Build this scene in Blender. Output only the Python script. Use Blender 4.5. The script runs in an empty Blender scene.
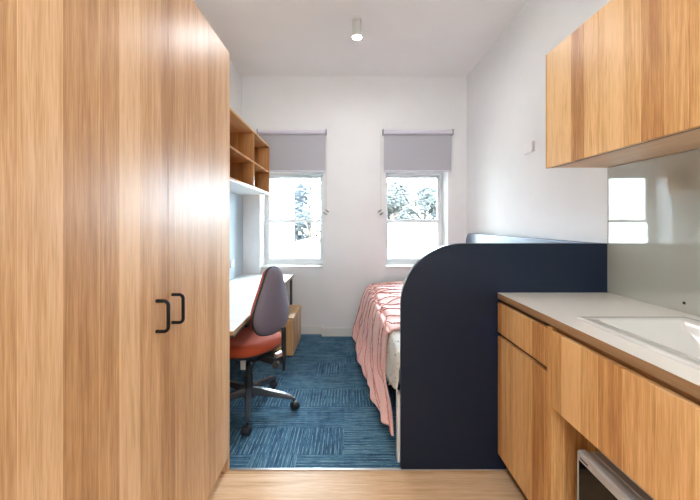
import bpy, bmesh, math, random
from mathutils import Vector, Matrix
random.seed(7)
PI = math.pi
S = bpy.context.scene
C = S.collection

# ------------------------------------------------------------ camera, sky, sun, exposure
cd = bpy.data.cameras.new('camera'); cam = bpy.data.objects.new('camera', cd); C.objects.link(cam)
cam.location = (0, 0, 1.26); cam.rotation_euler = (PI/2, 0, 0)
cd.sensor_width = 36; cd.lens = 348.2*36/700
cd.shift_x = 2.5/700; cd.shift_y = -26.5/700
cd.clip_start = 0.02; cd.clip_end = 300
S.camera = cam

w = bpy.data.worlds.new('sky'); S.world = w; w.use_nodes = True
wn = w.node_tree.nodes; wl = w.node_tree.links
bg = wn['Background']
bg.inputs['Color'].default_value = (0.72, 0.87, 1.0, 1)
bg.inputs['Strength'].default_value = 36.0

sd = bpy.data.lights.new('sun', 'SUN'); so = bpy.data.objects.new('sun', sd); C.objects.link(so)
sd.energy = 4.0; sd.angle = math.radians(1.0); sd.color = (1.0, 0.95, 0.86)
so.rotation_euler = Vector((0.25, 0.75, -0.75)).to_track_quat('-Z', 'Y').to_euler()

S.view_settings.view_transform = 'Standard'
S.view_settings.look = 'None'
S.view_settings.exposure = 0.82
S.view_settings.gamma = 1.0
S.view_settings.use_curve_mapping = False
S.cycles.use_denoising = True
S.cycles.sample_clamp_indirect = 8
S.cycles.max_bounces = 12; S.cycles.diffuse_bounces = 6; S.cycles.glossy_bounces = 5
S.cycles.caustics_reflective = False; S.cycles.caustics_refractive = False
LAMP_STRENGTH = 1500.0

# ------------------------------------------------------------ materials
def new_mat(name):
    m = bpy.data.materials.new(name); m.use_nodes = True
    nt = m.node_tree; return m, nt, nt.nodes['Principled BSDF']

def mth(nt, op, a, b=None, c=None):
    n = nt.nodes.new('ShaderNodeMath'); n.operation = op
    for i, v in enumerate((a, b, c)):
        if v is None: continue
        if isinstance(v, (int, float)): n.inputs[i].default_value = v
        else: nt.links.new(v, n.inputs[i])
    return n.outputs[0]

def comb(nt, x, y, z):
    n = nt.nodes.new('ShaderNodeCombineXYZ')
    for i, v in enumerate((x, y, z)):
        if isinstance(v, (int, float)): n.inputs[i].default_value = v
        else: nt.links.new(v, n.inputs[i])
    return n.outputs[0]

def pos(nt, local=False):
    if local:
        g = nt.nodes.new('ShaderNodeTexCoord'); o = g.outputs['Object']
    else:
        g = nt.nodes.new('ShaderNodeNewGeometry'); o = g.outputs['Position']
    s = nt.nodes.new('ShaderNodeSeparateXYZ'); nt.links.new(o, s.inputs[0])
    return s.outputs[0], s.outputs[1], s.outputs[2], o

def noise(nt, vec, scale=1.0, detail=3.0, rough=0.5, dist=0.0):
    n = nt.nodes.new('ShaderNodeTexNoise')
    n.inputs['Scale'].default_value = scale; n.inputs['Detail'].default_value = detail
    n.inputs['Roughness'].default_value = rough; n.inputs['Distortion'].default_value = dist
    nt.links.new(vec, n.inputs['Vector']); return n.outputs['Fac']

def ramp(nt, fac, stops):
    n = nt.nodes.new('ShaderNodeValToRGB'); e = n.color_ramp.elements
    while len(e) < len(stops): e.new(0.5)
    for i, (p, c) in enumerate(stops):
        e[i].position = p; e[i].color = (*c, 1)
    nt.links.new(fac, n.inputs[0]); return n.outputs[0]

def mix(nt, fac, a, b, mode='MIX'):
    n = nt.nodes.new('ShaderNodeMix'); n.data_type = 'RGBA'; n.blend_type = mode
    for s, v in ((n.inputs[0], fac), (n.inputs[6], a), (n.inputs[7], b)):
        if isinstance(v, (int, float)): s.default_value = v
        elif isinstance(v, tuple): s.default_value = (*v, 1)
        else: nt.links.new(v, s)
    return n.outputs[2]

def bump(nt, h, bsdf, strength=0.2, dist=0.002):
    n = nt.nodes.new('ShaderNodeBump'); n.inputs['Strength'].default_value = strength
    n.inputs['Distance'].default_value = dist
    nt.links.new(h, n.inputs['Height']); nt.links.new(n.outputs[0], bsdf.inputs['Normal'])

def plain(name, col, rough=0.5, metal=0.0, spec=0.5, grain=0.0, gscale=40, local=True, coat=0.0):
    m, nt, b = new_mat(name)
    b.inputs['Roughness'].default_value = rough; b.inputs['Metallic'].default_value = metal
    b.inputs['Specular IOR Level'].default_value = spec
    b.inputs['Coat Weight'].default_value = coat
    x, y, z, p = pos(nt, local)
    f = noise(nt, p, gscale, 3)
    v = (0.012 if 'paint' in name else 0.04) + grain
    lo = tuple(c*(1-v) for c in col); hi = tuple(min(1, c*(1+v)) for c in col)
    nt.links.new(ramp(nt, f, [(0.3, lo), (0.7, hi)]), b.inputs['Base Color'])
    if grain > 0: bump(nt, f, b, 0.25, 0.001)
    return m

def wood(name, axis='Z', tones=None, stave=0.095, rough=0.37, off=0.0, line=0.35, spec=0.3, tw=0.46):
    """stave-laminated oak; axis is the grain direction"""
    m, nt, b = new_mat(name)
    x, y, z, p = pos(nt)
    if axis == 'Z': u, v = mth(nt, 'ADD', x, y), z
    elif axis == 'Y': u, v = mth(nt, 'ADD', x, z), y
    else: u, v = mth(nt, 'ADD', y, z), x
    u = mth(nt, 'ADD', u, off)
    vd = nt.nodes.new('ShaderNodeTexVoronoi'); vd.voronoi_dimensions = '1D'; vd.feature = 'F1'
    vd.inputs['Scale'].default_value = 1/stave; vd.inputs['Randomness'].default_value = 0.45
    nt.links.new(u, vd.inputs['W'])
    ve = nt.nodes.new('ShaderNodeTexVoronoi'); ve.voronoi_dimensions = '1D'; ve.feature = 'DISTANCE_TO_EDGE'
    ve.inputs['Scale'].default_value = 1/stave; ve.inputs['Randomness'].default_value = 0.45
    nt.links.new(u, ve.inputs['W'])
    sc = nt.nodes.new('ShaderNodeSeparateColor'); nt.links.new(vd.outputs['Color'], sc.inputs[0])
    tone, tone2 = sc.outputs[0], sc.outputs[1]
    # broad figure, medium grain and pores, all stretched along the grain
    fig = noise(nt, comb(nt, mth(nt, 'MULTIPLY', u, 22), mth(nt, 'MULTIPLY', v, 1.6), mth(nt, 'MULTIPLY', tone, 40)), 1, 3, 0.5, 1.2)
    gr = noise(nt, comb(nt, mth(nt, 'MULTIPLY', u, 130), mth(nt, 'MULTIPLY', v, 3.5), tone2), 1, 4, 0.6, 0.3)
    po = noise(nt, comb(nt, mth(nt, 'MULTIPLY', u, 520), mth(nt, 'MULTIPLY', v, 14), tone2), 1, 2, 0.5)
    f = mth(nt, 'MULTIPLY', mth(nt, 'SUBTRACT', tone, 0.5), tw)
    f = mth(nt, 'ADD', f, mth(nt, 'MULTIPLY', mth(nt, 'SUBTRACT', fig, 0.5), 0.55))
    f = mth(nt, 'ADD', f, mth(nt, 'MULTIPLY', mth(nt, 'SUBTRACT', gr, 0.5), 0.72))
    f = mth(nt, 'ADD', f, mth(nt, 'MULTIPLY', mth(nt, 'SUBTRACT', po, 0.5), 0.60))
    f = mth(nt, 'ADD', f, 0.5)
    t = tones or [(0.75, 0.50, 0.285), (0.58, 0.335, 0.16), (0.37, 0.185, 0.075)]
    col = ramp(nt, f, [(0.22, t[0]), (0.52, t[1]), (0.86, t[2])])
    ln = mth(nt, 'LESS_THAN', ve.outputs['Distance'], 0.016)
    pick = mth(nt, 'GREATER_THAN', tone2, 0.45)
    col = mix(nt, mth(nt, 'MULTIPLY', mth(nt, 'MULTIPLY', ln, pick), line), col, tuple(min(1, c*1.35) for c in t[0]))
    nt.links.new(col, b.inputs['Base Color'])
    b.inputs['Roughness'].default_value = rough
    b.inputs['Specular IOR Level'].default_value = spec
    bump(nt, po, b, 0.08, 0.0005)
    return m

M = {}
M['wall'] = plain('wall_paint', (0.80, 0.80, 0.80), 0.75, spec=0.25, grain=0.0, gscale=6, local=False)
M['ceiling'] = plain('ceiling_paint', (0.86, 0.86, 0.86), 0.8, spec=0.2, gscale=4, local=False)
M['trim'] = plain('trim_paint', (0.74, 0.72, 0.68), 0.35, gscale=8, local=False)
M['sash'] = plain('window_paint', (0.84, 0.87, 0.88), 0.3, gscale=8, local=False)
M['wood'] = wood('oak_upright', 'Z', off=0.031)
M['woodk'] = wood('oak_kitchen', 'Z', off=3.37, tw=0.54, line=0.45, tones=[(0.86, 0.55, 0.26), (0.66, 0.36, 0.138), (0.42, 0.18, 0.055)], rough=0.38)
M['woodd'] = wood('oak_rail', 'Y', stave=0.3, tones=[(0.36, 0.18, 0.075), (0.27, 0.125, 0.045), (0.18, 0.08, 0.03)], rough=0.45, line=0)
M['woodedge'] = wood('oak_edge', 'Y', stave=0.05, tones=[(0.38, 0.23, 0.12), (0.30, 0.175, 0.085), (0.23, 0.125, 0.06)], rough=0.4, line=0)
M['woody'] = wood('oak_flat', 'Y', off=1.2, tones=[(0.74, 0.50, 0.28), (0.62, 0.38, 0.18), (0.46, 0.25, 0.10)])
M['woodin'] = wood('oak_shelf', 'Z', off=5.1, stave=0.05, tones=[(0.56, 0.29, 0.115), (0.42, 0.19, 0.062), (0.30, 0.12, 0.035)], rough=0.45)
M['woodcarc'] = wood('oak_underside', 'Y', off=2.2, tones=[(0.72, 0.48, 0.28), (0.60, 0.38, 0.21), (0.48, 0.28, 0.14)], rough=0.35, line=0.1)
M['timber'] = wood('timber_floor', 'X', stave=0.16, off=0.62, tones=[(0.86, 0.64, 0.44), (0.72, 0.48, 0.28), (0.52, 0.30, 0.15)], rough=0.42, line=0.0)
M['black'] = plain('black_metal', (0.005, 0.005, 0.0055), 0.45, spec=0.25)
M['plastic'] = plain('black_plastic', (0.018, 0.019, 0.022), 0.42)
M['legpl'] = plain('grey_star_base', (0.055, 0.062, 0.075), 0.25, spec=0.7)
M['chrome'] = plain('chrome', (0.75, 0.77, 0.8), 0.2, metal=1.0)
M['steel'] = plain('dark_steel', (0.05, 0.06, 0.07), 0.4, metal=0.3)
M['alu'] = plain('aluminium', (0.6, 0.6, 0.6), 0.35, metal=0.8)
M['navy'] = plain('navy_laminate', (0.0045, 0.0115, 0.030), 0.38, spec=0.32, gscale=200)
M['navyglare'] = plain('navy_panel_glare', (0.02, 0.045, 0.12), 0.35, spec=0.6, gscale=200)  # navy lightened: glare on the panel is put into this blue
M['white'] = plain('white_laminate', (0.80, 0.80, 0.79), 0.35, gscale=10)
M['counter'] = plain('white_stone_top', (0.84, 0.82, 0.77), 0.25, gscale=300)
M['ceramic'] = plain('white_ceramic', (0.70, 0.69, 0.66), 0.16, gscale=5, coat=0.5)
M['lampbody'] = plain('lamp_body_paint', (0.55, 0.55, 0.53), 0.45)
M['orange'] = plain('orange_fabric', (0.40, 0.06, 0.018), 0.85, grain=0.10, gscale=350)
M['shellc'] = plain('mauve_grey_fabric', (0.15, 0.135, 0.175), 0.7, grain=0.08, gscale=300, spec=0.35)
M['blind'] = plain('grey_blind_fabric', (0.43, 0.425, 0.46), 0.8, grain=0.02, gscale=500, local=False)
M['blindtube'] = plain('blind_cassette', (0.66, 0.64, 0.72), 0.4)
M['bracket'] = plain('bracket_grey', (0.12, 0.11, 0.12), 0.5)
M['cord'] = plain('cord_white', (0.62, 0.60, 0.55), 0.5)
M['paper'] = plain('paper_tag', (0.7, 0.7, 0.7), 0.7)
M['dark'] = plain('shadow_board', (0.06, 0.035, 0.02), 0.7)
M['kick'] = wood('dark_plinth', 'Y', stave=0.5, tones=[(0.17, 0.09, 0.045), (0.11, 0.055, 0.026), (0.07, 0.035, 0.016)], line=0, rough=0.5)
M['appl'] = plain('appliance_silver', (0.50, 0.475, 0.455), 0.35, metal=0.1)
M['blackglass'] = plain('black_glass', (0.005, 0.0045, 0.004), 0.08, spec=0.25)
M['bark'] = plain('bark', (0.16, 0.12, 0.09), 0.9, grain=0.3, gscale=20)

# splashback: back-painted glass
m, nt, b = new_mat('painted_glass'); M['splash'] = m
b.inputs['Base Color'].default_value = (0.40, 0.405, 0.365, 1); b.inputs['Roughness'].default_value = 0.03
b.inputs['IOR'].default_value = 2.5
x, y, z, p = pos(nt); f = noise(nt, p, 3, 1)
nt.links.new(ramp(nt, f, [(0.2, (0.43, 0.44, 0.385)), (0.8, (0.45, 0.46, 0.405))]), b.inputs['Base Color'])

# pinboard felt
m, nt, b = new_mat('pinboard_felt'); M['felt'] = m
x, y, z, p = pos(nt); f = noise(nt, p, 120, 4, 0.7)
nt.links.new(ramp(nt, f, [(0.3, (0.36, 0.42, 0.47)), (0.7, (0.56, 0.62, 0.66))]), b.inputs['Base Color'])
b.inputs['Roughness'].default_value = 0.95; bump(nt, f, b, 0.4, 0.002)

# carpet tiles: streaks that change direction from tile to tile
m, nt, b = new_mat('carpet_tile_blue'); M['carpet'] = m
x, y, z, p = pos(nt)
T = 0.25
cx = mth(nt, 'FLOOR', mth(nt, 'DIVIDE', mth(nt, 'ADD', x, 0.02), T*1.0)); cy = mth(nt, 'FLOOR', mth(nt, 'DIVIDE', mth(nt, 'ADD', y, 0.10), T))
wnz = nt.nodes.new('ShaderNodeTexWhiteNoise'); wnz.noise_dimensions = '2D'
nt.links.new(comb(nt, cx, cy, 0), wnz.inputs['Vector'])
pick = mth(nt, 'GREATER_THAN', wnz.outputs['Value'], 0.60)
tx = mth(nt, 'FLOOR', mth(nt, 'DIVIDE', mth(nt, 'ADD', x, 0.02), 0.5)); ty = mth(nt, 'FLOOR', mth(nt, 'DIVIDE', mth(nt, 'ADD', y, 0.10), 0.5))
wn2 = nt.nodes.new('ShaderNodeTexWhiteNoise'); wn2.noise_dimensions = '2D'
nt.links.new(comb(nt, tx, ty, 0), wn2.inputs['Vector'])
sa = noise(nt, comb(nt, mth(nt, 'MULTIPLY', x, 4.5), mth(nt, 'MULTIPLY', y, 170), wnz.outputs['Value']), 1, 3, 0.6)
sb = noise(nt, comb(nt, mth(nt, 'MULTIPLY', x, 170), mth(nt, 'MULTIPLY', y, 4.5), wnz.outputs['Value']), 1, 3, 0.6)
st = nt.nodes.new('ShaderNodeMix'); st.data_type = 'FLOAT'
nt.links.new(pick, st.inputs[0]); nt.links.new(sa, st.inputs[2]); nt.links.new(sb, st.inputs[3])
fz = noise(nt, p, 260, 2)
pat = noise(nt, p, 5, 2)
f = mth(nt, 'ADD', mth(nt, 'MULTIPLY', st.outputs[0], 1.0), mth(nt, 'MULTIPLY', fz, 0.50))
f = mth(nt, 'ADD', f, mth(nt, 'MULTIPLY', wn2.outputs['Value'], 0.06))
f = mth(nt, 'ADD', f, mth(nt, 'MULTIPLY', pat, 0.16))
lc = nt.nodes.new('ShaderNodeMix'); lc.data_type = 'FLOAT'
nt.links.new(pick, lc.inputs[0]); nt.links.new(y, lc.inputs[2]); nt.links.new(x, lc.inputs[3])
wob = mth(nt, 'MULTIPLY', noise(nt, p, 30, 2), 0.012)
line = mth(nt, 'LESS_THAN', mth(nt, 'FRACT', mth(nt, 'DIVIDE', mth(nt, 'ADD', lc.outputs[0], wob), 0.0225)), 0.24)
gate = mth(nt, 'MULTIPLY', mth(nt, 'SUBTRACT', noise(nt, p, 22, 3), 0.33), 1.0)
f = mth(nt, 'ADD', f, mth(nt, 'MULTIPLY', line, gate))
f = mth(nt, 'SUBTRACT', f, 0.345)
nt.links.new(ramp(nt, f, [(0.28, (0.012, 0.03, 0.07)), (0.45, (0.03, 0.085, 0.16)), (0.58, (0.06, 0.155, 0.24)), (0.76, (0.19, 0.32, 0.37))]), b.inputs['Base Color'])
b.inputs['Roughness'].default_value = 0.95; b.inputs['Specular IOR Level'].default_value = 0.2
bump(nt, st.outputs[0], b, 0.5, 0.004)

# throw
m, nt, b = new_mat('pink_cotton'); M['pink'] = m
x, y, z, p = pos(nt); f = noise(nt, p, 180, 3); f2 = noise(nt, p, 7, 3)
c = ramp(nt, f, [(0.3, (0.78, 0.41, 0.36)), (0.7, (0.87, 0.54, 0.48))])
nt.links.new(c, b.inputs['Base Color']); b.inputs['Roughness'].default_value = 0.85
bump(nt, mth(nt, 'ADD', mth(nt, 'MULTIPLY', f2, 0.8), mth(nt, 'MULTIPLY', f, 0.1)), b, 0.5, 0.02)
b.inputs['Sheen Weight'].default_value = 0.3
M['tuftshade'] = plain('pink_tuft_shade', (0.60, 0.24, 0.20), 0.95, grain=0.25, gscale=160, local=False)  # the throw's own pink, darkened to paint in the shade of the tufts

# speckled sheet
m, nt, b = new_mat('speckled_sheet'); M['sheet'] = m
x, y, z, p = pos(nt)
vo = nt.nodes.new('ShaderNodeTexVoronoi'); vo.inputs['Scale'].default_value = 34; nt.links.new(p, vo.inputs['Vector'])
sp = mth(nt, 'LESS_THAN', vo.outputs['Distance'], 0.20)
nt.links.new(mix(nt, sp, (0.74, 0.72, 0.66), (0.16, 0.16, 0.19)), b.inputs['Base Color']); b.inputs['Roughness'].default_value = 0.85

# window glass: clear with fresnel reflection
m = bpy.data.materials.new('window_glass'); m.use_nodes = True; nt = m.node_tree; M['glass'] = m
nt.nodes.remove(nt.nodes['Principled BSDF']); out = nt.nodes['Material Output']
tr = nt.nodes.new('ShaderNodeBsdfTransparent'); gl = nt.nodes.new('ShaderNodeBsdfGlossy'); gl.inputs['Roughness'].default_value = 0.02
tr.inputs['Color'].default_value = (0.96, 0.98, 0.98, 1)
fr = nt.nodes.new('ShaderNodeFresnel'); fr.inputs['IOR'].default_value = 1.45
mx = nt.nodes.new('ShaderNodeMixShader')
nt.links.new(fr.outputs[0], mx.inputs[0]); nt.links.new(tr.outputs[0], mx.inputs[1]); nt.links.new(gl.outputs[0], mx.inputs[2])
nt.links.new(mx.outputs[0], out.inputs[0])

# exterior
M['cream'] = plain('cream_render', (0.10, 0.094, 0.078), 0.8, gscale=2, local=False)
m, nt, b = new_mat('cream_brick'); M['brick'] = m
x, y, z, p = pos(nt)
br = nt.nodes.new('ShaderNodeTexBrick'); br.inputs['Scale'].default_value = 4
for k, cc in (('Color1', (0.15, 0.14, 0.118)), ('Color2', (0.135, 0.124, 0.10)), ('Mortar', (0.14, 0.135, 0.122))): br.inputs[k].default_value = (*cc, 1)
nt.links.new(comb(nt, mth(nt, 'ADD', x, y), z, 0), br.inputs['Vector']); nt.links.new(br.outputs['Color'], b.inputs['Base Color'])
M['roofc'] = plain('pale_roof', (0.045, 0.044, 0.042), 0.7, gscale=2, local=False)
M['gutter'] = plain('grey_gutter', (0.22, 0.22, 0.21), 0.6)
M['bluepane'] = plain('blue_vent', (0.02, 0.035, 0.045), 0.4)
M['earth'] = plain('pale_ground', (0.50, 0.48, 0.40), 0.9, grain=0.1, gscale=0.5, local=False)
def leafmat(name, a, bb):
    m, nt, b = new_mat(name); x, y, z, p = pos(nt); f = noise(nt, p, 2.5, 4, 0.7)
    nt.links.new(ramp(nt, f, [(0.35, a), (0.65, bb)]), b.inputs['Base Color']); b.inputs['Roughness'].default_value = 0.7
    return m
M['leaf1'] = leafmat('grey_green_leaves', (0.008, 0.0095, 0.0078), (0.018, 0.0205, 0.0165))
M['leaf2'] = leafmat('blue_green_leaves', (0.008, 0.0115, 0.0135), (0.018, 0.024, 0.028))

def emis(name, col, strength):
    m = bpy.data.materials.new(name); m.use_nodes = True; nt = m.node_tree
    nt.nodes.remove(nt.nodes['Principled BSDF']); e = nt.nodes.new('ShaderNodeEmission')
    e.inputs[0].default_value = (*col, 1); e.inputs[1].default_value = strength
    nt.links.new(e.outputs[0], nt.nodes['Material Output'].inputs[0]); return m
M['glow'] = emis('lamp_glow', (0.95, 0.97, 1.0), LAMP_STRENGTH*0.42)
M['fillglow'] = emis('fill_globe_glow', (0.87, 0.95, 1.0), 76.0)

# ------------------------------------------------------------ mesh helpers
def BM(): return bmesh.new()
def box(bm, x0, x1, y0, y1, z0, z1, rot=None, org=None):
    if x0 > x1: x0, x1 = x1, x0
    if y0 > y1: y0, y1 = y1, y0
    vs = []
    for z in (z0, z1):
        for (x, y) in ((x0, y0), (x1, y0), (x1, y1), (x0, y1)):
            v = Vector((x, y, z))
            if rot: v = rot @ (v - org) + org
            vs.append(bm.verts.new(v))
    for f in ((3, 2, 1, 0), (4, 5, 6, 7), (0, 1, 5, 4), (1, 2, 6, 5), (2, 3, 7, 6), (3, 0, 4, 7)):
        bm.faces.new([vs[i] for i in f])
def loops(bm, rings, cap=True, closed=True):
    L = [[bm.verts.new(p) for p in r] for r in rings]
    n = len(L[0])
    for a, b in zip(L, L[1:]):
        for i in range(n if closed else n-1):
            j = (i+1) % n
            bm.faces.new((a[i], a[j], b[j], b[i]))
    if cap:
        bm.faces.new(list(reversed(L[0]))); bm.faces.new(L[-1])
    return L
def frame(d):
    d = d.normalized(); a = Vector((0, 0, 1)) if abs(d.z) < 0.9 else Vector((1, 0, 0))
    s = d.cross(a).normalized(); return s, s.cross(d).normalized()
def cyl(bm, p0, p1, r0, r1=None, n=24):
    p0, p1 = Vector(p0), Vector(p1); r1 = r0 if r1 is None else r1
    s, t = frame(p1-p0)
    loops(bm, [[p+(s*math.cos(2*PI*i/n)+t*math.sin(2*PI*i/n))*r for i in range(n)] for p, r in ((p0, r0), (p1, r1))])
def tube(bm, pts, r, n=10):
    pts = [Vector(p) for p in pts]; R = []
    s0 = None
    for i, p in enumerate(pts):
        d = (pts[min(i+1, len(pts)-1)] - pts[max(i-1, 0)]).normalized()
        if s0 is None: s, t = frame(d)
        else:
            s = (s0 - d*s0.dot(d)).normalized(); t = s.cross(d)
        s0 = s; rr = r[i] if isinstance(r, (list, tuple)) else r
        R.append([p+(s*math.cos(2*PI*k/n)+t*math.sin(2*PI*k/n))*rr for k in range(n)])
    loops(bm, R)
def lathe(bm, c, prof, n=32):
    c = Vector(c)
    loops(bm, [[c+Vector((r*math.cos(2*PI*i/n), r*math.sin(2*PI*i/n), z)) for i in range(n)] for r, z in prof])
def prism(bm, pts, axis, a0, a1):
    def mk(p, a):
        return {'Y': (p[0], a, p[1]), 'X': (a, p[0], p[1]), 'Z': (p[0], p[1], a)}[axis]
    loops(bm, [[mk(p, a0) for p in pts], [mk(p, a1) for p in pts]])

def wloc(o):
    v = Vector((0, 0, 0))
    while o is not None: v += o.location; o = o.parent
    return v
def obj(name, bm, mat, parent=None, bevel=0.0, smooth=False, local=False, seg=2, base=None, ang=35):
    """link one mesh; vertices are world coordinates unless local"""
    me = bpy.data.meshes.new(name)
    bmesh.ops.recalc_face_normals(bm, faces=bm.faces)
    off = None
    if parent is not None and not local: off = wloc(parent)
    if parent is None and base is not None: off = Vector(base)
    if off is not None: bmesh.ops.translate(bm, verts=bm.verts, vec=-off)
    bm.to_mesh(me); bm.free()
    me.materials.append(M[mat] if isinstance(mat, str) else mat)
    o = bpy.data.objects.new(name, me); C.objects.link(o)
    if parent is not None: o.parent = parent
    elif base is not None: o.location = base
    if smooth:
        for p in me.polygons: p.use_smooth = True
        me.set_sharp_from_angle(angle=math.radians(ang))
    if bevel:
        md = o.modifiers.new('bevel', 'BEVEL'); md.width = bevel; md.segments = seg; md.limit_method = 'ANGLE'
        md.angle_limit = math.radians(40)
    return o
def tag(o, label, cat, group=None):
    o['label'] = label; o['category'] = cat
    if group: o['group'] = group
    return o
def thing(name, label, cat, loc=(0, 0, 0), group=None):
    o = bpy.data.objects.new(name, None); C.objects.link(o); o.location = loc
    o.empty_display_size = 0.1
    return tag(o, label, cat, group)
def struct(name, bm, mat, label=None, **k):
    o = obj(name, bm, mat, **k); o['kind'] = 'structure'
    if label: o['label'] = label
    return o

# ------------------------------------------------------------ room shell
XL, XR = -1.181, 1.335
YN, YF, YB = -2.3, 3.899, 4.30       # near wall, far wall face, far wall outer face
ZC = 2.906
LX0, LX1 = -0.98, -0.274             # left opening
RX0, RX1 = 0.431, 1.125              # right opening
ZH, ZS, YU = 1.875, 0.755, 3.977     # head height, under-sill top, under-sill panel face
YT = 1.782                            # timber / carpet joint

bm = BM(); box(bm, XL-.3, XR+.3, YN-.2, YT, -.3, 0); struct('floor', bm, 'timber', 'oak timber floorboards at the near end of the room')
bm = BM(); box(bm, XL-.3, XR+.3, YT, YB, -.3, 0); struct('floor.001', bm, 'carpet', 'blue streaked carpet tiles')
bm = BM(); box(bm, XL-.3, XR+.3, YN-.2, YB, ZC, ZC+.25); struct('ceiling', bm, 'ceiling')
bm = BM(); box(bm, XL-.3, XL, YN-.2, YB, 0, ZC); struct('wall_left', bm, 'wall')
bm = BM(); box(bm, XR, XR+.3, YN-.2, YB, 0, ZC); struct('wall_right', bm, 'wall')
bm = BM(); box(bm, XL, XR, YN-.2, YN, 0, ZC); struct('wall_near', bm, 'wall')
bm = BM()
box(bm, XL, LX0, YF, YB, 0, ZC); box(bm, LX1, RX0, YF, YB, 0, ZC); box(bm, RX1, XR, YF, YB, 0, ZC)
box(bm, LX0, LX1, YF, YB, ZH, ZC); box(bm, RX0, RX1, YF, YB, ZH, ZC)
box(bm, LX0, LX1, YU, YB, 0, ZS); box(bm, RX0, RX1, YU, YB, 0, ZS)
struct('wall_far', bm, 'wall', 'far wall with two recessed window bays')
# skirting
def skirt(name, segs):
    bm = BM()
    for s in segs: box(bm, *s, 0.0, 0.088); 
    for (a, b_, c, d) in segs:
        # thin moulded lip on top
        if abs(b_-a) > abs(d-c): box(bm, a, b_, c+.005, d, .088, .098)
        else: box(bm, a+.0, b_-.0, c, d, .088, .098)
    return struct(name, bm, 'trim')
K = .014
skirt('baseboard_far', [(XL+K, LX0, YF-K, YF), (LX1-0.0, RX0, YF-K, YF), (RX1, XR-K, YF-K, YF),
      (LX0, LX1, YU-K, YU), (RX0, RX1, YU-K, YU), (LX1-K, LX1, YF-K, YU-K), (LX0, LX0+K, YF-K, YU-K), (RX0, RX0+K, YF-K, YU-K)])
skirt('baseboard_left', [(XL, XL+K, 1.80, YF)])
skirt('baseboard_right', [(XR-K, XR, 1.83, YF)])
bm = BM(); box(bm, -.60, .90, YT-.006, YT+.008, 0, .004); struct('trim_1', bm, 'alu', 'thin metal strip between timber floor and carpet', bevel=.001)

# door behind the camera
bm = BM(); box(bm, -.45, .47, YN, YN+.04, 0, 2.1); d1 = struct('door_1', bm, 'white', 'plain white entry door behind the viewpoint')
bm = BM(); cyl(bm, (.38, YN+.04, 1.0), (.38, YN+.09, 1.0), .01); cyl(bm, (.38, YN+.085, 1.0), (.27, YN+.085, 1.0), .009); obj('door_handle', bm, 'alu', d1, smooth=True)

# windows (sash windows, deep reveal)
def window(name, x0, x1, label):
    y0, y1 = 4.15, 4.21
    zb, zt = .775, ZH
    fr = .020
    bm = BM()
    box(bm, x0, x0+fr, y0, y1+.05, zb, zt); box(bm, x1-fr, x1, y0, y1+.05, zb, zt)
    box(bm, x0+fr, x1-fr, y0, y1+.05, zt-.035, zt); box(bm, x0+fr, x1-fr, y0, y1+.05, zb, zb+.018)
    win = struct(name, bm, 'sash', label, bevel=.003)
    zm = 1.285
    def sash(nm, za, zb_, ya, top, bot, st):
        bm = BM(); yb = ya+.028
        box(bm, x0+fr, x0+fr+st, ya, yb, za, zb_); box(bm, x1-fr-st, x1-fr, ya, yb, za, zb_)
        box(bm, x0+fr+st, x1-fr-st, ya, yb, zb_-top, zb_); box(bm, x0+fr+st, x1-fr-st, ya, yb, za, za+bot)
        s = obj(nm, bm, 'sash', win, bevel=.004)
        bm = BM(); box(bm, x0+fr+st, x1-fr-st, ya+.012, ya+.016, za+bot, zb_-top); obj('pane', bm, 'glass', s)
        return s
    sash('upper_sash', zm-.012, zt-.035, 4.185, .036, .034, .03)
    lo = sash('lower_sash', zb+.018, zm+.022, 4.153, .036, .05, .03)
    bm = BM(); cx = (x0+x1)/2
    box(bm, cx-.022, cx+.022, 4.160, 4.176, zm+.022, zm+.034); obj('sash_latch', bm, 'alu', lo, bevel=.002)
    bm = BM(); box(bm, x0, x1, YU-.018, y0, ZS, .775); obj('sill', bm, 'trim', win, bevel=.004)
window('window_1', LX0, LX1, 'left sash window in a deep white reveal')
window('window_2', RX0, RX1, 'right sash window in a deep white reveal')
for x0, x1 in ((LX0, LX1), (RX0, RX1)):
    ld = bpy.data.lights.new('sky_portal', 'AREA'); ld.shape = 'RECTANGLE'; ld.size = x1-x0; ld.size_y = 1.1
    ld.cycles.is_portal = True
    lo = bpy.data.objects.new('sky_portal', ld); C.objects.link(lo); lo.location = ((x0+x1)/2, 4.27, 1.32)
    lo.rotation_euler = (-PI/2, 0, 0)

# ------------------------------------------------------------ outside
bm = BM(); box(bm, -60, 60, YB+.2, 90, -4.2, -3.6); struct('ground', bm, 'earth', 'pale open ground outside the windows')
# brick neighbour seen through the left window
t = thing('brick_building', 'tall cream brick building side seen through the left window', 'building', (-4.2, 9.5, -3.6))
bm = BM(); prism(bm, [(-7.2, 9), (-1.38, 9), (-2.6, 13), (-7.2, 13)], 'Z', -3.6, 5.0); obj('wall', bm, 'brick', t)
bm = BM(); prism(bm, [(-7.3, 8.9), (-1.28, 8.9), (-2.5, 13.1), (-7.3, 13.1)], 'Z', 5.0, 5.2); obj('roof', bm, 'roofc', t)
bm = BM(); box(bm, -7.2, -1.34, 8.94, 9.0, -.05, .10); obj('ledge', bm, 'cream', t)
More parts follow.
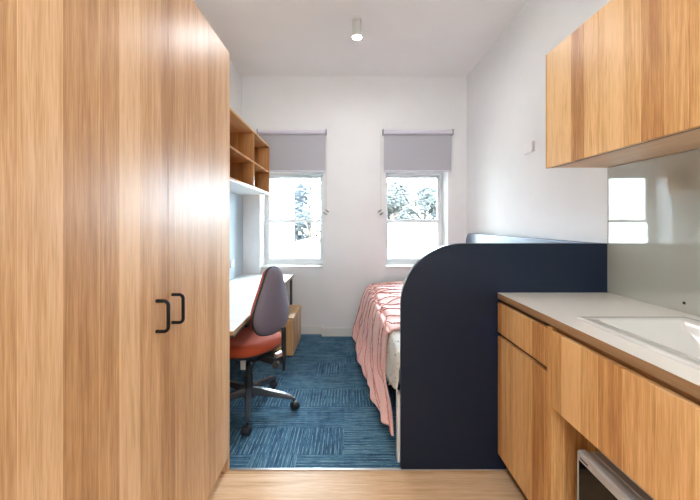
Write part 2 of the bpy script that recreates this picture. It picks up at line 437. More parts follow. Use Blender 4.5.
# low pale building with a flat roof behind, left window, lower right
t = thing('low_building', 'low pale flat roofed shed below the trees outside the left window', 'building', (-1.2, 17, -3.6))
bm = BM(); prism(bm, [(-3.2, -3.6), (.3, -3.6), (.3, .25), (-1.1, .55), (-3.2, .10)], 'Y', 16, 20); obj('wall', bm, 'cream', t)
bm = BM()
for a, b_ in (((-3.2, .10), (-1.1, .55)), ((-1.1, .55), (.35, .24))):
    prism(bm, [a, b_, (b_[0], b_[1]+.10), (a[0], a[1]+.10)], 'Y', 15.8, 20.2)
obj('roof', bm, 'roofc', t)
bm = BM(); box(bm, -2.7, 0, 15.8, 16, -.35, -.27); obj('ledge', bm, 'roofc', t)
# cream house with slanting gutter, right window
t = thing('cream_house', 'cream rendered house with a slanting gutter and blue vent outside right window', 'building', (4, 15, -3.6))
bm = BM(); box(bm, .9, 9, 14, 18, -3.6, 1.31); obj('wall', bm, 'cream', t)
bm = BM(); prism(bm, [(.9, -.30), (4.3, .93), (4.3, 1.05), (.9, -.14)], 'Y', 13.86, 14.0); obj('gutter', bm, 'roofc', t)
bm = BM(); box(bm, 1.78, 2.24, 13.93, 14.0, .86, 1.12); obj('vent', bm, 'bluepane', t, bevel=.02)
bm = BM(); box(bm, .8, 9.1, 13.85, 18.1, 1.31, 1.40); obj('parapet', bm, 'roofc', t)
# trees
def tree(x, y, zb, h, r, mat, label, n, seed):
    rnd = random.Random(seed)
    t = thing('tree', label, 'tree', (x, y, -3.6), 'trees outside the windows')
    bm = BM()
    tube(bm, [(x, y, -3.6), (x+.1, y, zb), (x-.15, y+.1, zb+h*.5), (x, y, zb+h*.8)], [.28, .22, .14, .04], 10)
    for k in range(7):
        a = k*2.4; zz = zb+h*(.1+.1*k)
        tube(bm, [(x, y, zz), (x+math.cos(a)*r*.4, y+math.sin(a)*r*.4, zz+h*.12), (x+math.cos(a)*r*.8, y+math.sin(a)*r*.8, zz+h*.2)], [.09, .06, .02], 6)
    obj('trunk', bm, 'bark', t, smooth=True)
    bm = BM(); blobs = []
    for k in range(16):
        a = rnd.uniform(0, 2*PI); e = rnd.uniform(-.8, 1)
        q = math.sqrt(max(0, 1-e*e))*rnd.uniform(.4, .8)
        blobs.append((x+math.cos(a)*q*r, y+math.sin(a)*q*r, zb+h*.5+e*h*.38, rnd.uniform(.35, .5)*r))
    for k in range(n):
        bx, by, bz, br = rnd.choice(blobs)
        d = Vector((rnd.gauss(0, 1), rnd.gauss(0, 1), rnd.gauss(0, 1))).normalized()*br*rnd.uniform(.6, 1.0)
        c = Vector((bx, by, bz))+d
        s = rnd.uniform(.06, .11)
        nrm = (d.normalized()+Vector((rnd.uniform(-.6, .6), rnd.uniform(-.6, .6), rnd.uniform(-.2, .8)))).normalized()
        u, v = frame(nrm)
        bm.faces.new([bm.verts.new(c+u*s), bm.verts.new(c+v*s*.5), bm.verts.new(c-u*s), bm.verts.new(c-v*s*.5)])
    obj('foliage', bm, mat, t)
tree(2.9, 22, -2.0, 6.0, 2.0, 'leaf1', 'grey green bushy tree at left of the right window view', 22000, 3)
tree(5.9, 26, -2.0, 6.4, 2.1, 'leaf1', 'grey green rounded tree at right of the right window view', 22000, 5)
tree(-2.5, 24, -2.8, 8.8, 2.6, 'leaf2', 'bluish green tree beside the brick building in the left window', 26000, 9)
tree(4.3, 32, -2.5, 6.4, 2.4, 'leaf2', 'bluish green tree hidden mostly by the pier between the windows', 9000, 11)

# ------------------------------------------------------------ wardrobe
YE = 1.783
XW = -.603
t = thing('wardrobe', 'tall oak laminate wardrobe filling the left side, black handles', 'wardrobe', (-.88, .88, 0))
bm = BM()
box(bm, XL+.002, XW-.022, -.03, 1.764, .075, 2.131)
obj('body', bm, 'wood', t)
bm = BM(); box(bm, XL+.002, XW-.0005, 1.7665, YE, 0, 2.132); obj('side_panel', bm, 'wood', t, bevel=.0008, seg=1)
bm = BM(); box(bm, XL+.002, XW-.075, -.03, 1.7655, 0, .074); obj('plinth', bm, 'woodcarc', t)
edges = [1.765, 1.17, .575, -.02]
for i in range(3):
    bm = BM(); box(bm, XW-.019, XW, edges[i+1]+.0012, edges[i]-.0012, .075, 2.132)
    d = obj('door', bm, 'wood', t, bevel=.0008, seg=1)
    hy = (1.197, 1.098, -.0)[i] if i < 2 else .55
    if i == 2: hy = .50
    xo = XW+.038; r = .014
    pts = [(XW, hy, 1.0157)]
    for k in range(7):
        a = k/6*PI/2; pts.append((xo-r+r*math.sin(a), hy, 1.0157-r+r*math.cos(a)))
    for k in range(7):
        a = k/6*PI/2; pts.append((xo-r+r*math.cos(a), hy, .9197+r-r*math.sin(a)))
    pts.append((XW, hy, .9197))
    bm = BM(); tube(bm, pts, .0056, 12); obj('handle', bm, 'black', d, smooth=True, ang=60)

# ------------------------------------------------------------ wall shelf over the desk
X1s, Y1s = -.857, 3.829
zb, zm_, zt = 1.575, 1.832, 2.112
t = thing('cubby_shelf', 'oak open cubby shelf on the left wall above the desk', 'shelf', (-1.02, 2.85, zb))
T_ = .018
bm = BM(); box(bm, XL+.002, XL+.010, 1.80, Y1s, zb, zt); obj('back_panel', bm, 'woodin', t)
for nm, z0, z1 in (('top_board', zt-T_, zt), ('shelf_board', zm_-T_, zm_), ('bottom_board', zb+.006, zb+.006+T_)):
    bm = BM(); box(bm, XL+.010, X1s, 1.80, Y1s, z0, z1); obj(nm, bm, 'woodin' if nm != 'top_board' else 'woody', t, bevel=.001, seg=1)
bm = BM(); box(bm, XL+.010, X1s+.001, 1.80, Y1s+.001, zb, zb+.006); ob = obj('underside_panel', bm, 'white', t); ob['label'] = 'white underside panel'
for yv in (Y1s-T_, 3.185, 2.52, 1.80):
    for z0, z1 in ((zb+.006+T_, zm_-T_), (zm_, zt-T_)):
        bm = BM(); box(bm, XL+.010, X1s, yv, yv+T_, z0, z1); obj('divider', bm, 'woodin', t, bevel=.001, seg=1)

# pinboard + power outlet
bm = BM(); box(bm, XL+.001, XL+.012, 1.80, YF-.004, .70, zb-.002)
tag(obj('pinboard', bm, 'felt', base=(XL, 2.85, .70)), 'pale blue grey felt pinboard on the left wall between desk and shelf', 'pinboard')
t = thing('power_outlet', 'small grey power outlet plate on the pinboard above the desk', 'power outlet', (XL+.0125, 3.52, .85))
bm = BM(); box(bm, XL+.0125, XL+.021, 3.475, 3.575, .815, .895); obj('plate', bm, 'lampbody', t, bevel=.002)
bm = BM(); box(bm, XL+.021, XL+.024, 3.50, 3.515, .865, .880); box(bm, XL+.021, XL+.024, 3.535, 3.55, .865, .880); obj('switch', bm, 'white', t)

# ------------------------------------------------------------ desk
DX, DZ, DY0, DY1 = -.600, .696, 1.83, 3.885
t = thing('desk', 'long white topped desk along the left wall under the shelf', 'desk', (-.89, 2.85, 0))
bm = BM(); box(bm, XL+.014, DX, DY0, DY1, DZ-.004, DZ); obj('desk_top', bm, 'white', t)
bm = BM(); box(bm, XL+.014, DX, DY0, DY1, DZ-.025, DZ-.0042); ob = obj('top_core', bm, 'woodedge', t); ob['label'] = 'pale timber edge under the white top'
for lx, ly in ((DX-.04, DY1-.03), (DX-.12, DY0+.06), (XL+.04, DY1-.03), (XL+.04, DY0+.03)):
    bm = BM(); box(bm, lx-.0125+.015, lx+.0125+.015, ly-.0125, ly+.0125, 0, DZ-.025); obj('leg', bm, 'steel', t, bevel=.002)
bm = BM()
for lx in (DX-.025, XL+.055): box(bm, lx-.012, lx+.012, DY0+.045, DY1-.045, DZ-.05, DZ-.026)
obj('under_frame', bm, 'steel', t)

# low oak box
t = thing('storage_box', 'low oak storage cabinet on the carpet under the far end of the desk', 'cabinet', (-.70, 3.56, 0))
bx0, bx1, by0, by1, bz = -.905, -.5105, 3.286, 3.825, .368
bm = BM(); box(bm, bx0, bx1, by0+.018, by1, .012, bz-.018); obj('body', bm, 'wood', t, bevel=.001, seg=1)
bm = BM(); box(bm, bx0, bx1, by0+.002, by1, bz-.0175, bz); obj('top', bm, 'woody', t, bevel=.001, seg=1)
bm = BM(); box(bm, bx0+.002, bx1-.002, by0, by0+.0175, .012, bz-.020); obj('drawer_front', bm, 'woodk', t, bevel=.001, seg=1)
bm = BM(); box(bm, bx0+.02, bx1-.02, by0+.03, by1-.02, 0, .0115); obj('plinth', bm, 'black', t)

# ------------------------------------------------------------ blinds
def blind(x0, x1, cx, label):
    t = thing('roller_blind', label, 'blind', ((x0+x1)/2, YF-.03, 2.30), 'roller blinds on the far wall')
    yc, zc = YF-.036, 2.272
    bm = BM(); cyl(bm, (x0+.008, yc, zc), (x1-.008, yc, zc), .025, n=28); obj('roller', bm, 'blindtube', t, smooth=True)
    for xa in (x0, x1-.006):
        bm = BM(); box(bm, xa, xa+.006, YF-.066, YF-.0005, zc-.030, zc+.031); obj('bracket', bm, 'bracket', t, bevel=.002)
    bm = BM(); box(bm, x0+.014, x1-.014, YF-.026, YF-.0245, 1.848, zc); f = obj('blind_fabric', bm, 'blind', t)
    bm = BM(); box(bm, x0+.014, x1-.014, YF-.031, YF-.020, 1.835, 1.850); obj('bottom_bar', bm, 'blindtube', t, bevel=.003)
    bm = BM()
    for dy in (-.012, .012): tube(bm, [(cx, YF-.02+dy*.6, 2.27), (cx, YF-.02+dy*.6, 1.40)], .0014, 6)
    obj('pull_chain', bm, 'cord', t)
    bm = BM(); s = 1 if cx < 0 else -1
    rot = Matrix.Rotation(.6*s, 3, 'Y'); og = Vector((cx, YF-.02, 1.385))
    box(bm, cx-.022, cx+.022, YF-.034, YF-.004, 1.399, 1.409, rot, og); box(bm, cx-.024, cx+.020, YF-.034, YF-.004, 1.362, 1.371, rot, og)
    h = obj('chain_clip', bm, 'bracket', t, bevel=.002)
    bm = BM(); box(bm, cx-.010, cx+.010, YF-.03, YF-.0005, 1.372, 1.398, rot, og); obj('clip_body', bm, 'trim', h, bevel=.002)
blind(-1.00, -.234, -.238, 'grey roller blind half lowered over the left window')
blind(.390, 1.168, .372, 'grey roller blind half lowered over the right window')

bm = BM(); cyl(bm, (-.71, YF-.003, 2.60), (-.71, YF, 2.60), .030, n=28)
tag(obj('cover_disc', bm, 'wall', base=(-.71, YF, 2.60), smooth=True), 'faint round painted cover disc high on the far wall', 'wall cover')

# ------------------------------------------------------------ ceiling lamp, plus an added fill globe
def lamp(x, y, label, gm='fillglow'):
    t = thing('ceiling_lamp', label, 'lamp', (x, y, ZC), 'surface mounted ceiling spots')
    bm = BM(); lathe(bm, (x, y, 0), [(.037, ZC), (.037, 2.772), (.0355, 2.770), (.0335, 2.772), (.0335, 2.785)]); bm.faces.ensure_lookup_table()
    obj('housing', bm, 'lampbody', t, smooth=True)
    bm = BM(); lathe(bm, (x, y, 0), [(.0315, 2.7705), (.0315, 2.7735)]); ob = obj('lamp_lens', bm, gm, t)
lamp(.077, 2.83, 'white cylinder ceiling lamp, lit, in front of the windows', 'glow')
t = thing('fill_globe', 'added white globe giving fill light, unseen behind the viewpoint', 'lamp', (-.10, -1.0, ZC))  # unseen globe added behind the camera to fill the room with light
bm = BM(); lathe(bm, (-.10, -1.0, 0), [(.05, ZC), (.05, ZC-.02), (.004, ZC-.025), (.004, 2.46), (.03, 2.455), (.03, 2.43)]); obj('cord', bm, 'white', t, smooth=True)
bm = BM(); bmesh.ops.create_uvsphere(bm, u_segments=32, v_segments=20, radius=.14, matrix=Matrix.Translation((-.10, -1.0, 2.30))); obj('globe', bm, 'fillglow', t, smooth=True, ang=180)

# small wall box on right wall
bm = BM(); box(bm, XR-.016, XR-.0005, 2.485, 2.605, 1.775, 1.850)
tag(obj('wall_sensor', bm, 'white', base=(XR, 2.545, 1.775), bevel=.003), 'small white box sensor high on the right wall', 'sensor')

# ------------------------------------------------------------ bed partition + bed side panel
YP = 1.78
px0, pz, R = .2735, 1.158, .315
pts = [(px0, 0), (XR-.001, 0), (XR-.001, pz)]
for k in range(25):
    a = k/24*PI/2; pts.append((px0+R-R*math.sin(a), pz-R+R*math.cos(a)))
bm = BM(); prism(bm, pts, 'Y', YP, YP+.033)
tag(obj('partition_panel', bm, 'navy', base=(.8, YP, 0), bevel=.002, seg=2), 'dark navy partition with a rounded top corner between kitchenette and bed', 'partition')
R2 = .11; ye = 3.77
pts = [(YP+.034, .30), (ye, .30), ]
for k in range(13):
    a = k/12*PI/2; pts.append((ye-R2+R2*math.cos(a), pz-R2+R2*math.sin(a)))
pts.append((YP+.034, pz))
bm = BM(); prism(bm, pts, 'X', XR-.055, XR-.001)
tag(obj('bed_wall_panel', bm, 'navyglare', base=(XR-.03, 2.8, .30), bevel=.006, seg=3), 'navy panel, glare painted into its colour, with rounded corner along the right wall beside the bed', 'wall panel')

# ------------------------------------------------------------ bed
BX0, BX1, BY0, BY1 = .285, 1.27, 1.835, 3.83
t = thing('bed', 'single bed with pale speckled sheet behind the navy partition', 'bed', (.78, 2.83, 0))
bm = BM()
box(bm, .40, BX1, BY0+.02, BY1, .22, .33)
obj('base', bm, 'navy', t, bevel=.004)
bm = BM(); box(bm, BX0+.005, BX1, BY0+.01, BY1, .332, .54); obj('mattress', bm, 'white', t, bevel=.04, seg=4, smooth=True)
for lx, ly in ((.262, 1.832), (BX1-.05, 1.832), (.42, BY1-.06), (BX1-.05, BY1-.06)):
    bm = BM(); box(bm, lx, lx+.04, ly, ly+.05, 0, .36 if ly < 2 and lx < .4 else .219); obj('leg', bm, 'white', t, bevel=.003)
# sheet: top and loosely hanging side
bm = BM(); rows = []
NY = 44
for j in range(NY+1):
    y = BY0+.002+(BY1-BY0)*.75*j/NY
    s = min(1, max(0, (y-1.86)/.5))
    zh = .375-.165*s + .012*math.sin(y*41)
    row = [(BX1-.002, y, .548), (.7, y, .551), (.36, y, .550), (.305, y, .545), (.283, y, .53), (.274, y, .50)]
    for k in range(1, 9):
        q = k/8; z = .50+(zh-.50)*q
        fold = .007*math.sin(y*55+q*2)*q+.004*math.sin(y*110+q*5)*q
        row.append((.272-.010*q+fold-.004, y, z))
    rows.append(row)
loops(bm, rows, cap=False, closed=False)
sh = obj('fitted_sheet', bm, 'sheet', t, smooth=True, ang=180)
md = sh.modifiers.new('thick', 'SOLIDIFY'); md.thickness = .004

# throw
def lerp(a, b, q): return a+(b-a)*q
hem = [(.056, 3.80, .115), (.085, 3.25, .105), (.119, 2.72, .10), (.166, 2.355, .10), (.212, 2.056, .103), (.255, 1.885, .113)]
def hemp(v):
    f = v*(len(hem)-1); i = min(int(f), len(hem)-2); q = f-i
    return Vector([lerp(hem[i][k], hem[i+1][k], q) for k in range(3)])
def prof(v):
    yT = lerp(3.82, 2.30, v)
    zT = lerp(.610, .566, min(1, v*1.3))
    P = [Vector((1.272, yT, zT)), Vector((.70, yT+.0, zT+.004)), Vector((lerp(.33, .36, v), yT, zT-.001)),
         Vector((lerp(.262, .285, v), yT-.002, zT-.022)),
         Vector((lerp(.20, .262, v), yT-.004, lerp(.545, .515, v))),
         Vector((lerp(.135, .252, v), lerp(3.805, 2.325, v), lerp(.36, .26, v))),
         Vector((lerp(.085, .262, v), lerp(3.80, 2.05, v**1.2), lerp(.20, .17, v))), hemp(v)]
    return P
def cat(P, f):
    n = len(P)-1; i = min(int(f*n), n-1); q = f*n-i
    a, b, c, d = P[max(i-1, 0)], P[i], P[i+1], P[min(i+2, n)]
    return 0.5*((2*b)+(c-a)*q+(2*a-5*b+4*c-d)*q*q+(3*b-a-3*c+d)*q**3)
# arc-like u: first 2 segments are long, sample unevenly
def Sf(u, v):
    p = cat(prof(v), u)
    h = max(0, (u-.45)/.55)
    amp = .016*h
    fold = amp*.7*math.sin(v*27+2.0*math.sin(v*7)+h*1.5)+amp*.35*math.sin(v*61+h*3+1)
    p = p+Vector((fold-.004*h, 0, .006*h*math.sin(v*37)))
    if u < .45: p.z += .006*math.sin(v*23+u*14)+.004*math.sin(u*40+v*11)
    return p
NU, NV = 70, 130
bm = BM()
loops(bm, [[Sf(i/NU, j/NV) for i in range(NU+1)] for j in range(NV+1)], cap=False, closed=False)
th = obj('throw_blanket', bm, 'pink', base=(.6, 3.0, .56), smooth=True, ang=180)
tag(th, 'salmon pink throw blanket with tufted lines draped over the bed side', 'blanket')
md = th.modifiers.new('thick', 'SOLIDIFY'); md.thickness = .012; md.offset = 0
# tufted frayed lines riding on the throw
def Nf(u, v):
    e = .004
    a = Sf(min(1, u+e), v)-Sf(max(0, u-e), v); b = Sf(u, min(1, v+e))-Sf(u, max(0, v-e))
    n = a.cross(b).normalized()
    if n.z < 0 and u < .5: n = -n
    if n.x > 0 and u >= .5: n = -n
    return n
bm = BM(); rnd = random.Random(4)
def ruffle(path):
    pr = None
    prevs = None
    for (u, v) in path:
        if not (0 <= u <= .995 and 0.004 <= v <= .992): prevs = None; continue
        n = Nf(u, v); c = Sf(u, v)+n*.006
        if prevs is not None:
            pc, pn = prevs
            d = (c-pc)
            if d.length < 1e-5 or d.length > .2: prevs = (c, n); continue
            s = d.normalized().cross(n).normalized()
            w1, w2 = rnd.uniform(.002, .005), rnd.uniform(.002, .005)
            h = rnd.uniform(.003, .009)
            a = [bm.verts.new(p) for p in (pc-s*w1, pc+n*h+s*rnd.uniform(-.003, .003), pc+s*w2)]
            b = [bm.verts.new(p) for p in (c-s*w2, c+n*rnd.uniform(.003, .009), c+s*w1)]
            bm.faces.new((a[0], a[1], b[1], b[0])); bm.faces.new((a[1], a[2], b[2], b[1]))
        prevs = (c, n)
nl = 11
for k in range(nl):
    v0 = -.12+k/nl*1.15
    ph = rnd.uniform(0, 6)
    path = []
    for i in range(150):
        u = .06+i/149*.94
        top = max(0, .42-u)
        h = max(0, u-.38)
        v = v0+.16*top+.07*math.sin(u*6+ph)*(1 if u < .5 else .5)+h*(.30+.16*math.sin(ph))-.0*h*h+.020*math.sin(u*19+ph)+.008*math.sin(u*47+2*ph)
        path.append((u, v))
    ruffle(path)
for k in range(4):
    v0 = .08+k*.14; ph = rnd.uniform(0, 6); path = []
    for i in range(70):
        u = .22+i/69*.35
        path.append((u, v0+.75*(u-.22)*(1 if k % 2 else -.6)+.02*math.sin(u*30+ph)))
    ruffle(path)
obj('tufted_lines', bm, 'tuftshade', th)

# ------------------------------------------------------------ kitchenette
XC = .767; XG = XR-.001
ZK = .907
# splashback glass panel
t = thing('splashback', 'pale painted glass splashback panel between benchtop and wall cabinet', 'splashback', (XR-.004, .7, ZK))
bm = BM(); box(bm, XR-.007, XR-.0005, -.6, YP-.0005, ZK+.0005, 1.540); obj('glass_panel', bm, 'splash', t)
bm = BM(); cyl(bm, (XR-.009, 1.373, .9465), (XR-.0071, 1.373, .9465), .0058, n=16); obj('screw_hole', bm, 'black', t, smooth=True)

# benchtop with a cut-out for the sink
sx0, sx1, sy0, sy1 = .905, 1.20, .62, 1.252
t = thing('benchtop', 'white benchtop with timber edge running along the right wall', 'benchtop', (1.05, .7, ZK))
def slab(z0, z1, x0, name, mat, lab=None, xe=XR-.0075):
    bm = BM(); a, b_, c, d = sx0-.01, sx1+.01, sy0-.01, sy1+.01
    box(bm, x0, a, -.6, YP-.001, z0, z1); box(bm, b_, xe, -.6, YP-.001, z0, z1)
    box(bm, a, b_, d, YP-.001, z0, z1); box(bm, a, b_, -.6, c, z0, z1)
    o = obj(name, bm, mat, t)
    if lab: o['label'] = lab
slab(ZK-.0015, ZK, XC, 'top_surface', 'counter')
slab(ZK-.030, ZK-.0016, XC+.0005, 'edge_board', 'woodedge', 'timber edge of the benchtop')
# sink
bm = BM()
def rect(x0, x1, y0, y1, z, r, n=6):
    P = []
    for cx, cy, a0 in ((x1-r, y1-r, 0), (x0+r, y1-r, PI/2), (x0+r, y0+r, PI), (x1-r, y0+r, 1.5*PI)):
        for k in range(n+1):
            a = a0+k/n*PI/2; P.append((cx+r*math.cos(a), cy+r*math.sin(a), z))
    return P
ox0, ox1, oy0, oy1 = .845, 1.255, .56, 1.292
loops(bm, [rect(ox0, ox1, oy0, oy1, ZK+.0005, .012), rect(ox0+.001, ox1-.001, oy0+.001, oy1-.001, ZK+.006, .012),
           rect(ox0+.006, ox1-.006, oy0+.006, oy1-.006, ZK+.009, .012), rect(ox0+.018, ox1-.018, oy0+.018, oy1-.018, ZK+.008, .012),
           rect(sx0-.006, sx1+.006, sy0-.006, sy1+.006, ZK+.006, .014), rect(sx0, sx1, sy0, sy1, ZK+.001, .014),
           rect(sx0+.006, sx1-.006, sy0+.006, sy1-.012, ZK-.012, .016),
           rect(.945, 1.135, .73, 1.07, ZK-.100, .03), rect(.965, 1.115, .76, 1.04, ZK-.107, .03)], cap=False)
bm.verts.ensure_lookup_table(); n_ = 28
bm.faces.new(bm.verts[-n_:])
sk = thing('sink', 'white inset sink basin with raised rim in the benchtop', 'sink', (1.05, .92, ZK))
ob = obj('basin', bm, 'ceramic', sk, smooth=True, ang=50)
bm = BM(); lathe(bm, (1.04, .93, 0), [(.032, ZK-.1065), (.032, ZK-.103), (.024, ZK-.1015)]); obj('drain', bm, 'chrome', sk, smooth=True)

# drawer-and-door base cabinet
t = thing('base_cabinet', 'oak base cabinet with one drawer over one door against the navy partition', 'cabinet', (1.05, 1.56, 0))
bm = BM(); box(bm, XC+.020, XR-.002, 1.339, YP-.001, .088, ZK-.031); obj('body', bm, 'kick', t)
bm = BM(); box(bm, XC, XC+.019, 1.3405, YP-.003, .707, .857); obj('drawer', bm, 'woodk', t, bevel=.001, seg=1)
bm = BM(); box(bm, XC, XC+.019, 1.3405, YP-.003, .0867, .688); obj('door', bm, 'woodk', t, bevel=.001, seg=1)
bm = BM(); box(bm, XC+.045, XR-.002, 1.339, YP-.001, 0, .0865); obj('plinth', bm, 'kick', t)
# sink cabinet with open niche
t = thing('sink_cabinet', 'oak sink cabinet with wide front panel above an open appliance niche', 'cabinet', (1.05, .6, 0))
bm = BM(); box(bm, XC, XR-.002, 1.309, 1.3385, 0, .868); obj('side_panel', bm, 'woodk', t, bevel=.001, seg=1)
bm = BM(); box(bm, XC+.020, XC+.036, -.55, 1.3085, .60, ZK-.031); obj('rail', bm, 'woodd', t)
bm = BM(); box(bm, XC-.001, XC+.018, -.55, 1.3085, .570, .856); obj('front_panel', bm, 'woodk', t, bevel=.001, seg=1)
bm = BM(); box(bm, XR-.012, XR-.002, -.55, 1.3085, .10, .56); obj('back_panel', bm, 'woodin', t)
bm = BM(); box(bm, XC+.01, XR-.013, -.55, 1.3085, .085, .105); obj('bottom_shelf', bm, 'woodcarc', t, bevel=.001, seg=1)
bm = BM(); box(bm, XC, XR-.002, -.58, -.551, 0, .868); obj('side_panel', bm, 'woodk', t)
bm = BM(); box(bm, XC+.05, XR-.002, -.55, 1.308, 0, .084); obj('plinth', bm, 'kick', t)
# appliance
t = thing('mini_fridge', 'silver framed black glass front appliance in the open niche under the sink', 'appliance', (1.05, .95, .105))
ax, ay1, ay0, az = .795, 1.205, .75, .478
bm = BM(); box(bm, ax+.03, ax+.42, ay0, ay1-.002, .115, az-.004); obj('body', bm, 'appl', t, bevel=.006, smooth=True)
bm = BM(); prism(bm, [(ax, az-.030), (ax, az-.006), (ax+.006, az), (ax+.028, az), (ax+.028, az-.030)], 'Y', ay0, ay1); obj('door_top_rail', bm, 'appl', t, bevel=.001)
bm = BM(); box(bm, ax+.003, ax+.026, ay0, ay1-.003, .125, az-.0305); dd = obj('door', bm, 'blackglass', t, bevel=.001)
bm = BM(); box(bm, ax+.0, ax+.026, ay1-.0028, ay1, .125, az-.0305); obj('door_edge', bm, 'appl', t)
bm = BM(); box(bm, ax+.045, ax+.048, ay0, ay1-.01, az-.004, az-.002); box(bm, ax+.075, ax+.080, ay0, ay1-.01, az-.004, az-.002); obj('top_groove', bm, 'white', t)
bm = BM(); yy = ay1-.016
for k in range(9):
    hh = (.007, .0055, .0055, .005, .0055, .005, .0055, .005, .0055)[k]
    box(bm, ax-.0006, ax, yy-.0028, yy, az-.022, az-.022+hh); yy -= .0042
obj('maker_mark', bm, 'black', t)
for fy in (ay0+.03, ay1-.05):
    bm = BM(); box(bm, ax+.05, ax+.38, fy, fy+.02, .105, .116); obj('foot', bm, 'plastic', t)

# wall cabinets
XU = 1.012; zu0, zu1 = 1.541, 2.119
t = thing('wall_cabinet', 'oak wall cabinet run above the benchtop on the right wall', 'cabinet', (1.17, .8, zu0))
bm = BM(); box(bm, XU+.020, XR-.001, -.45, YP-.001, zu0+.004, zu1); obj('body', bm, 'woodcarc', t)
ys = [YP, 1.406, 1.032, .658, .284, -.09, -.45]
for i in range(6):
    bm = BM(); box(bm, XU, XU+.018, ys[i+1]+.0012, ys[i]-.0012, zu0, zu1); obj('door', bm, 'woodk', t, bevel=.0008, seg=1)
bm = BM(); box(bm, XU+.0185, XU+.030, -.45, YP-.012, zu0+.001, zu0+.0035); obj('shade_gap_strip', bm, 'black', t)  # black strip standing in for the shade behind the door bottoms

# ------------------------------------------------------------ task chair
ch = thing('office_chair', 'orange task chair with mauve grey back shell on black castors at the desk', 'chair', (-.676, 2.387, 0))
CA = math.radians(148); ch.rotation_euler = (0, 0, CA)
def superel(a, b, n=44, e=2.6):
    P = []
    for i in range(n):
        q = 2*PI*i/n; c, s = math.cos(q), math.sin(q)
        P.append((a*math.copysign(abs(c)**(2/e), c), b*math.copysign(abs(s)**(2/e), s)))
    return P
# gas column
bm = BM(); lathe(bm, (0, 0, 0), [(.040, .075), (.040, .10), (.030, .14), (.030, .23), (.024, .235), (.024, .30), (.014, .305), (.014, .385)], 28)
obj('gas_column', bm, 'plastic', ch, smooth=True, local=True)
for k in range(5):
    a = math.radians(-76+72*k)-CA
    d = Vector((math.cos(a), math.sin(a), 0)); s = Vector((-d.y, d.x, 0)); up = Vector((0, 0, 1))
    R_ = []
    for r, z, wd, th_ in ((.030, .118, .024, .026), (.10, .113, .023, .022), (.20, .100, .019, .017), (.285, .086, .015, .014), (.312, .078, .013, .010)):
        c = d*r+up*z
        R_.append([c-s*wd-up*th_, c+s*wd-up*th_, c+s*wd*.98+up*th_*.3, c+s*wd*.6+up*th_, c-s*wd*.6+up*th_, c-s*wd*.98+up*th_*.3])
    bm = BM(); loops(bm, R_); lg = obj('leg', bm, 'legpl', ch, smooth=True, local=True, ang=45)
    cc = d*.312
    tdir = math.radians((20, 75, -30, 40, 10)[k]); ax_ = Vector((math.cos(tdir), math.sin(tdir), 0)); fw = Vector((-ax_.y, ax_.x, 0))*.012
    bm = BM()
    for sg in (-1, 1):
        o = cc+fw+up*.0255
        loops(bm, [[o+ax_*sg*w_+(fw.normalized()*math.cos(2*PI*i/24)+up*math.sin(2*PI*i/24))*rr for i in range(24)] for w_, rr in ((.004, .022), (.006, .0255), (.021, .0255), (.025, .020))])
    obj('castor_wheel', bm, 'plastic', lg, smooth=True, local=True, ang=30)
    bm = BM(); cyl(bm, cc+up*.048, cc+up*.078, .008, n=12)
    o = cc+fw+up*.026; hood = []
    for i in range(13):
        q = PI*i/12; hood.append(o+(fw.normalized()*math.cos(q)+up*math.sin(q))*.031)
    loops(bm, [[p-ax_*.019 for p in hood]+[o+(p-o)*.85-ax_*.019 for p in reversed(hood)], [p+ax_*.019 for p in hood]+[o+(p-o)*.85+ax_*.019 for p in reversed(hood)]])
    obj('castor_hood', bm, 'plastic', lg, smooth=True, local=True, ang=30)
# seat
def cushion(P, layers, plane):
    return [[plane(x*s, y*s, d) for x, y in P] for s, d in layers]
SP = superel(.225, .235)
bm = BM(); loops(bm, cushion(SP, [(.98, .418), (1.0, .430), (1.01, .448), (.99, .468), (.93, .482), (.80, .489), (.5, .487), (.2, .485)],
     lambda x, y, z: Vector((x+.03, y, z-(.02*max(0, (x-.1)/.12)**2 if x > .1 else 0)))))
obj('seat', bm, 'orange', ch, smooth=True, local=True, ang=180)
bm = BM(); loops(bm, cushion(SP, [(.55, .388), (.85, .396), (.97, .410), (1.0, .424), (.98, .428)], lambda x, y, z: Vector((x+.03, y, z-(.02*max(0, (x-.1)/.12)**2 if x > .1 else 0)))))
obj('seat_pan', bm, 'plastic', ch, smooth=True, local=True, ang=60)
bm = BM(); box(bm, -.13, .09, -.07, .07, .350, .392); obj('mechanism', bm, 'plastic', ch, bevel=.012, smooth=True, local=True)
bm = BM(); cyl(bm, (-.03, -.07, .365), (-.03, -.20, .355), .005); cyl(bm, (-.03, -.17, .357), (-.03, -.225, .353), .010)
obj('lever', bm, 'plastic', ch, smooth=True, local=True)
# back bracket and post
bm = BM()
box(bm, -.285, -.11, -.050, .030, .352, .398)
obj('back_bracket', bm, 'plastic', ch, bevel=.006, smooth=True, local=True)
bm = BM(); box(bm, -.293, -.277, -.052, -.020, .37, .585); box(bm, -.292, -.279, -.047, -.027, .30, .37); pb = obj('back_post', bm, 'plastic', ch, bevel=.004, local=True)
bm = BM(); box(bm, -.290, -.258, -.060, .03, .402, .430); box(bm, -.262, -.20, -.03, -.015, .385, .405); obj('chrome_clamp', bm, 'chrome', pb, bevel=.004, local=True)
bm = BM(); cyl(bm, (-.275, .02, .375), (-.30, .055, .37), .018, .022, 16); obj('adjusting_knob', bm, 'plastic', pb, smooth=True, local=True)
bm = BM(); cyl(bm, (-.17, -.05, .372), (-.17, -.085, .372), .018, .022, 16); obj('adjusting_knob', bm, 'plastic', pb, smooth=True, local=True)
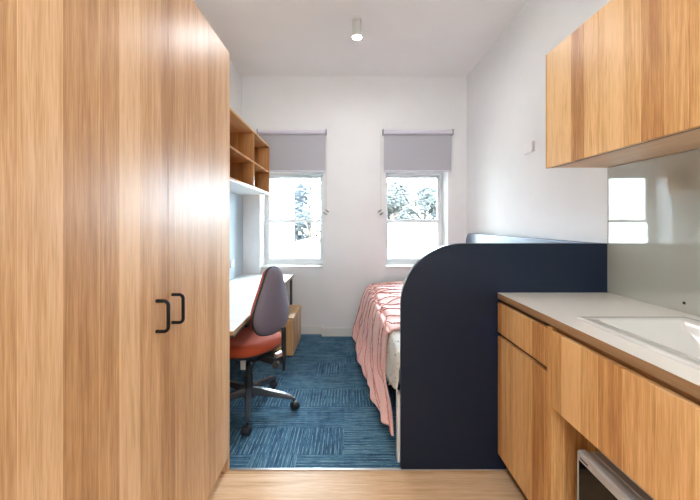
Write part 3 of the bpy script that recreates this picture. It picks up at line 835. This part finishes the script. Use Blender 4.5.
# pear-shaped back
def pear(n=56):
    H = .43; P = []
    key = [(0, .0), (.008, .08), (.028, .135), (.07, .170), (.12, .178), (.18, .166), (.25, .138), (.32, .108), (.385, .080), (.418, .062), (.434, .036), (.438, .0)]
    side = []
    for i in range(len(key)-1):
        for q in (0, .33, .66): 
            a = Vector((key[max(i-1, 0)][1]*(-1 if i == 0 else 1), key[max(i-1, 0)][0])); b = Vector((key[i][1], key[i][0])); c = Vector((key[i+1][1], key[i+1][0]))
            d = Vector((key[min(i+2, len(key)-1)][1], key[min(i+2, len(key)-1)][0]))
            side.append(.5*((2*b)+(c-a)*q+(2*a-5*b+4*c-d)*q*q+(3*b-a-3*c+d)*q**3))
    side.append(Vector((0, H)))
    P = [(p.x, p.y-.2) for p in side]+[(-p.x, p.y-.2) for p in reversed(side[1:-1])]
    return P
PP = pear()
def bplane(y, z, d):
    # d is depth to the front; concave bend hugging the sitter, slight recline
    zz = z+.2
    bend = .55*y*y
    return Vector((-.235+d+bend-.02*(zz-.1), y*.85+.010, .550+zz*.97))
bm = BM(); loops(bm, [[bplane(y*s, z*s, d) for y, z in PP] for s, d in ((.99, .002), (1.0, .012), (1.0, .028), (.95, .042), (.8, .050), (.45, .052), (.15, .052))])
obj('back_cushion', bm, 'orange', ch, smooth=True, local=True, ang=180)
bm = BM(); loops(bm, [[bplane(y*s, z*s, d) for y, z in PP] for s, d in ((1.0, .006), (1.02, -.002), (1.01, -.014), (.94, -.026), (.8, -.034), (.45, -.040), (.15, -.041))])
obj('back_shell', bm, 'shellc', ch, smooth=True, local=True, ang=180)
bm = BM(); tube(bm, [bplane(y*1.015, z*1.015, .004) for y, z in PP]+[bplane(PP[0][0]*1.015, PP[0][1]*1.015, .004)], .008, 8); obj('edge_piping', bm, 'plastic', ch, smooth=True, local=True)
# tag
bm = BM(); rt = Matrix.Rotation(-CA, 3, 'Z'); og = Vector((-.013, .0625, .33))
box(bm, og.x-.017, og.x+.017, og.y-.001, og.y+.001, .282, .375, rt, og)
tg = obj('care_tag', bm, 'paper', ch, local=True); tg['label'] = 'white paper tag hanging under the seat'
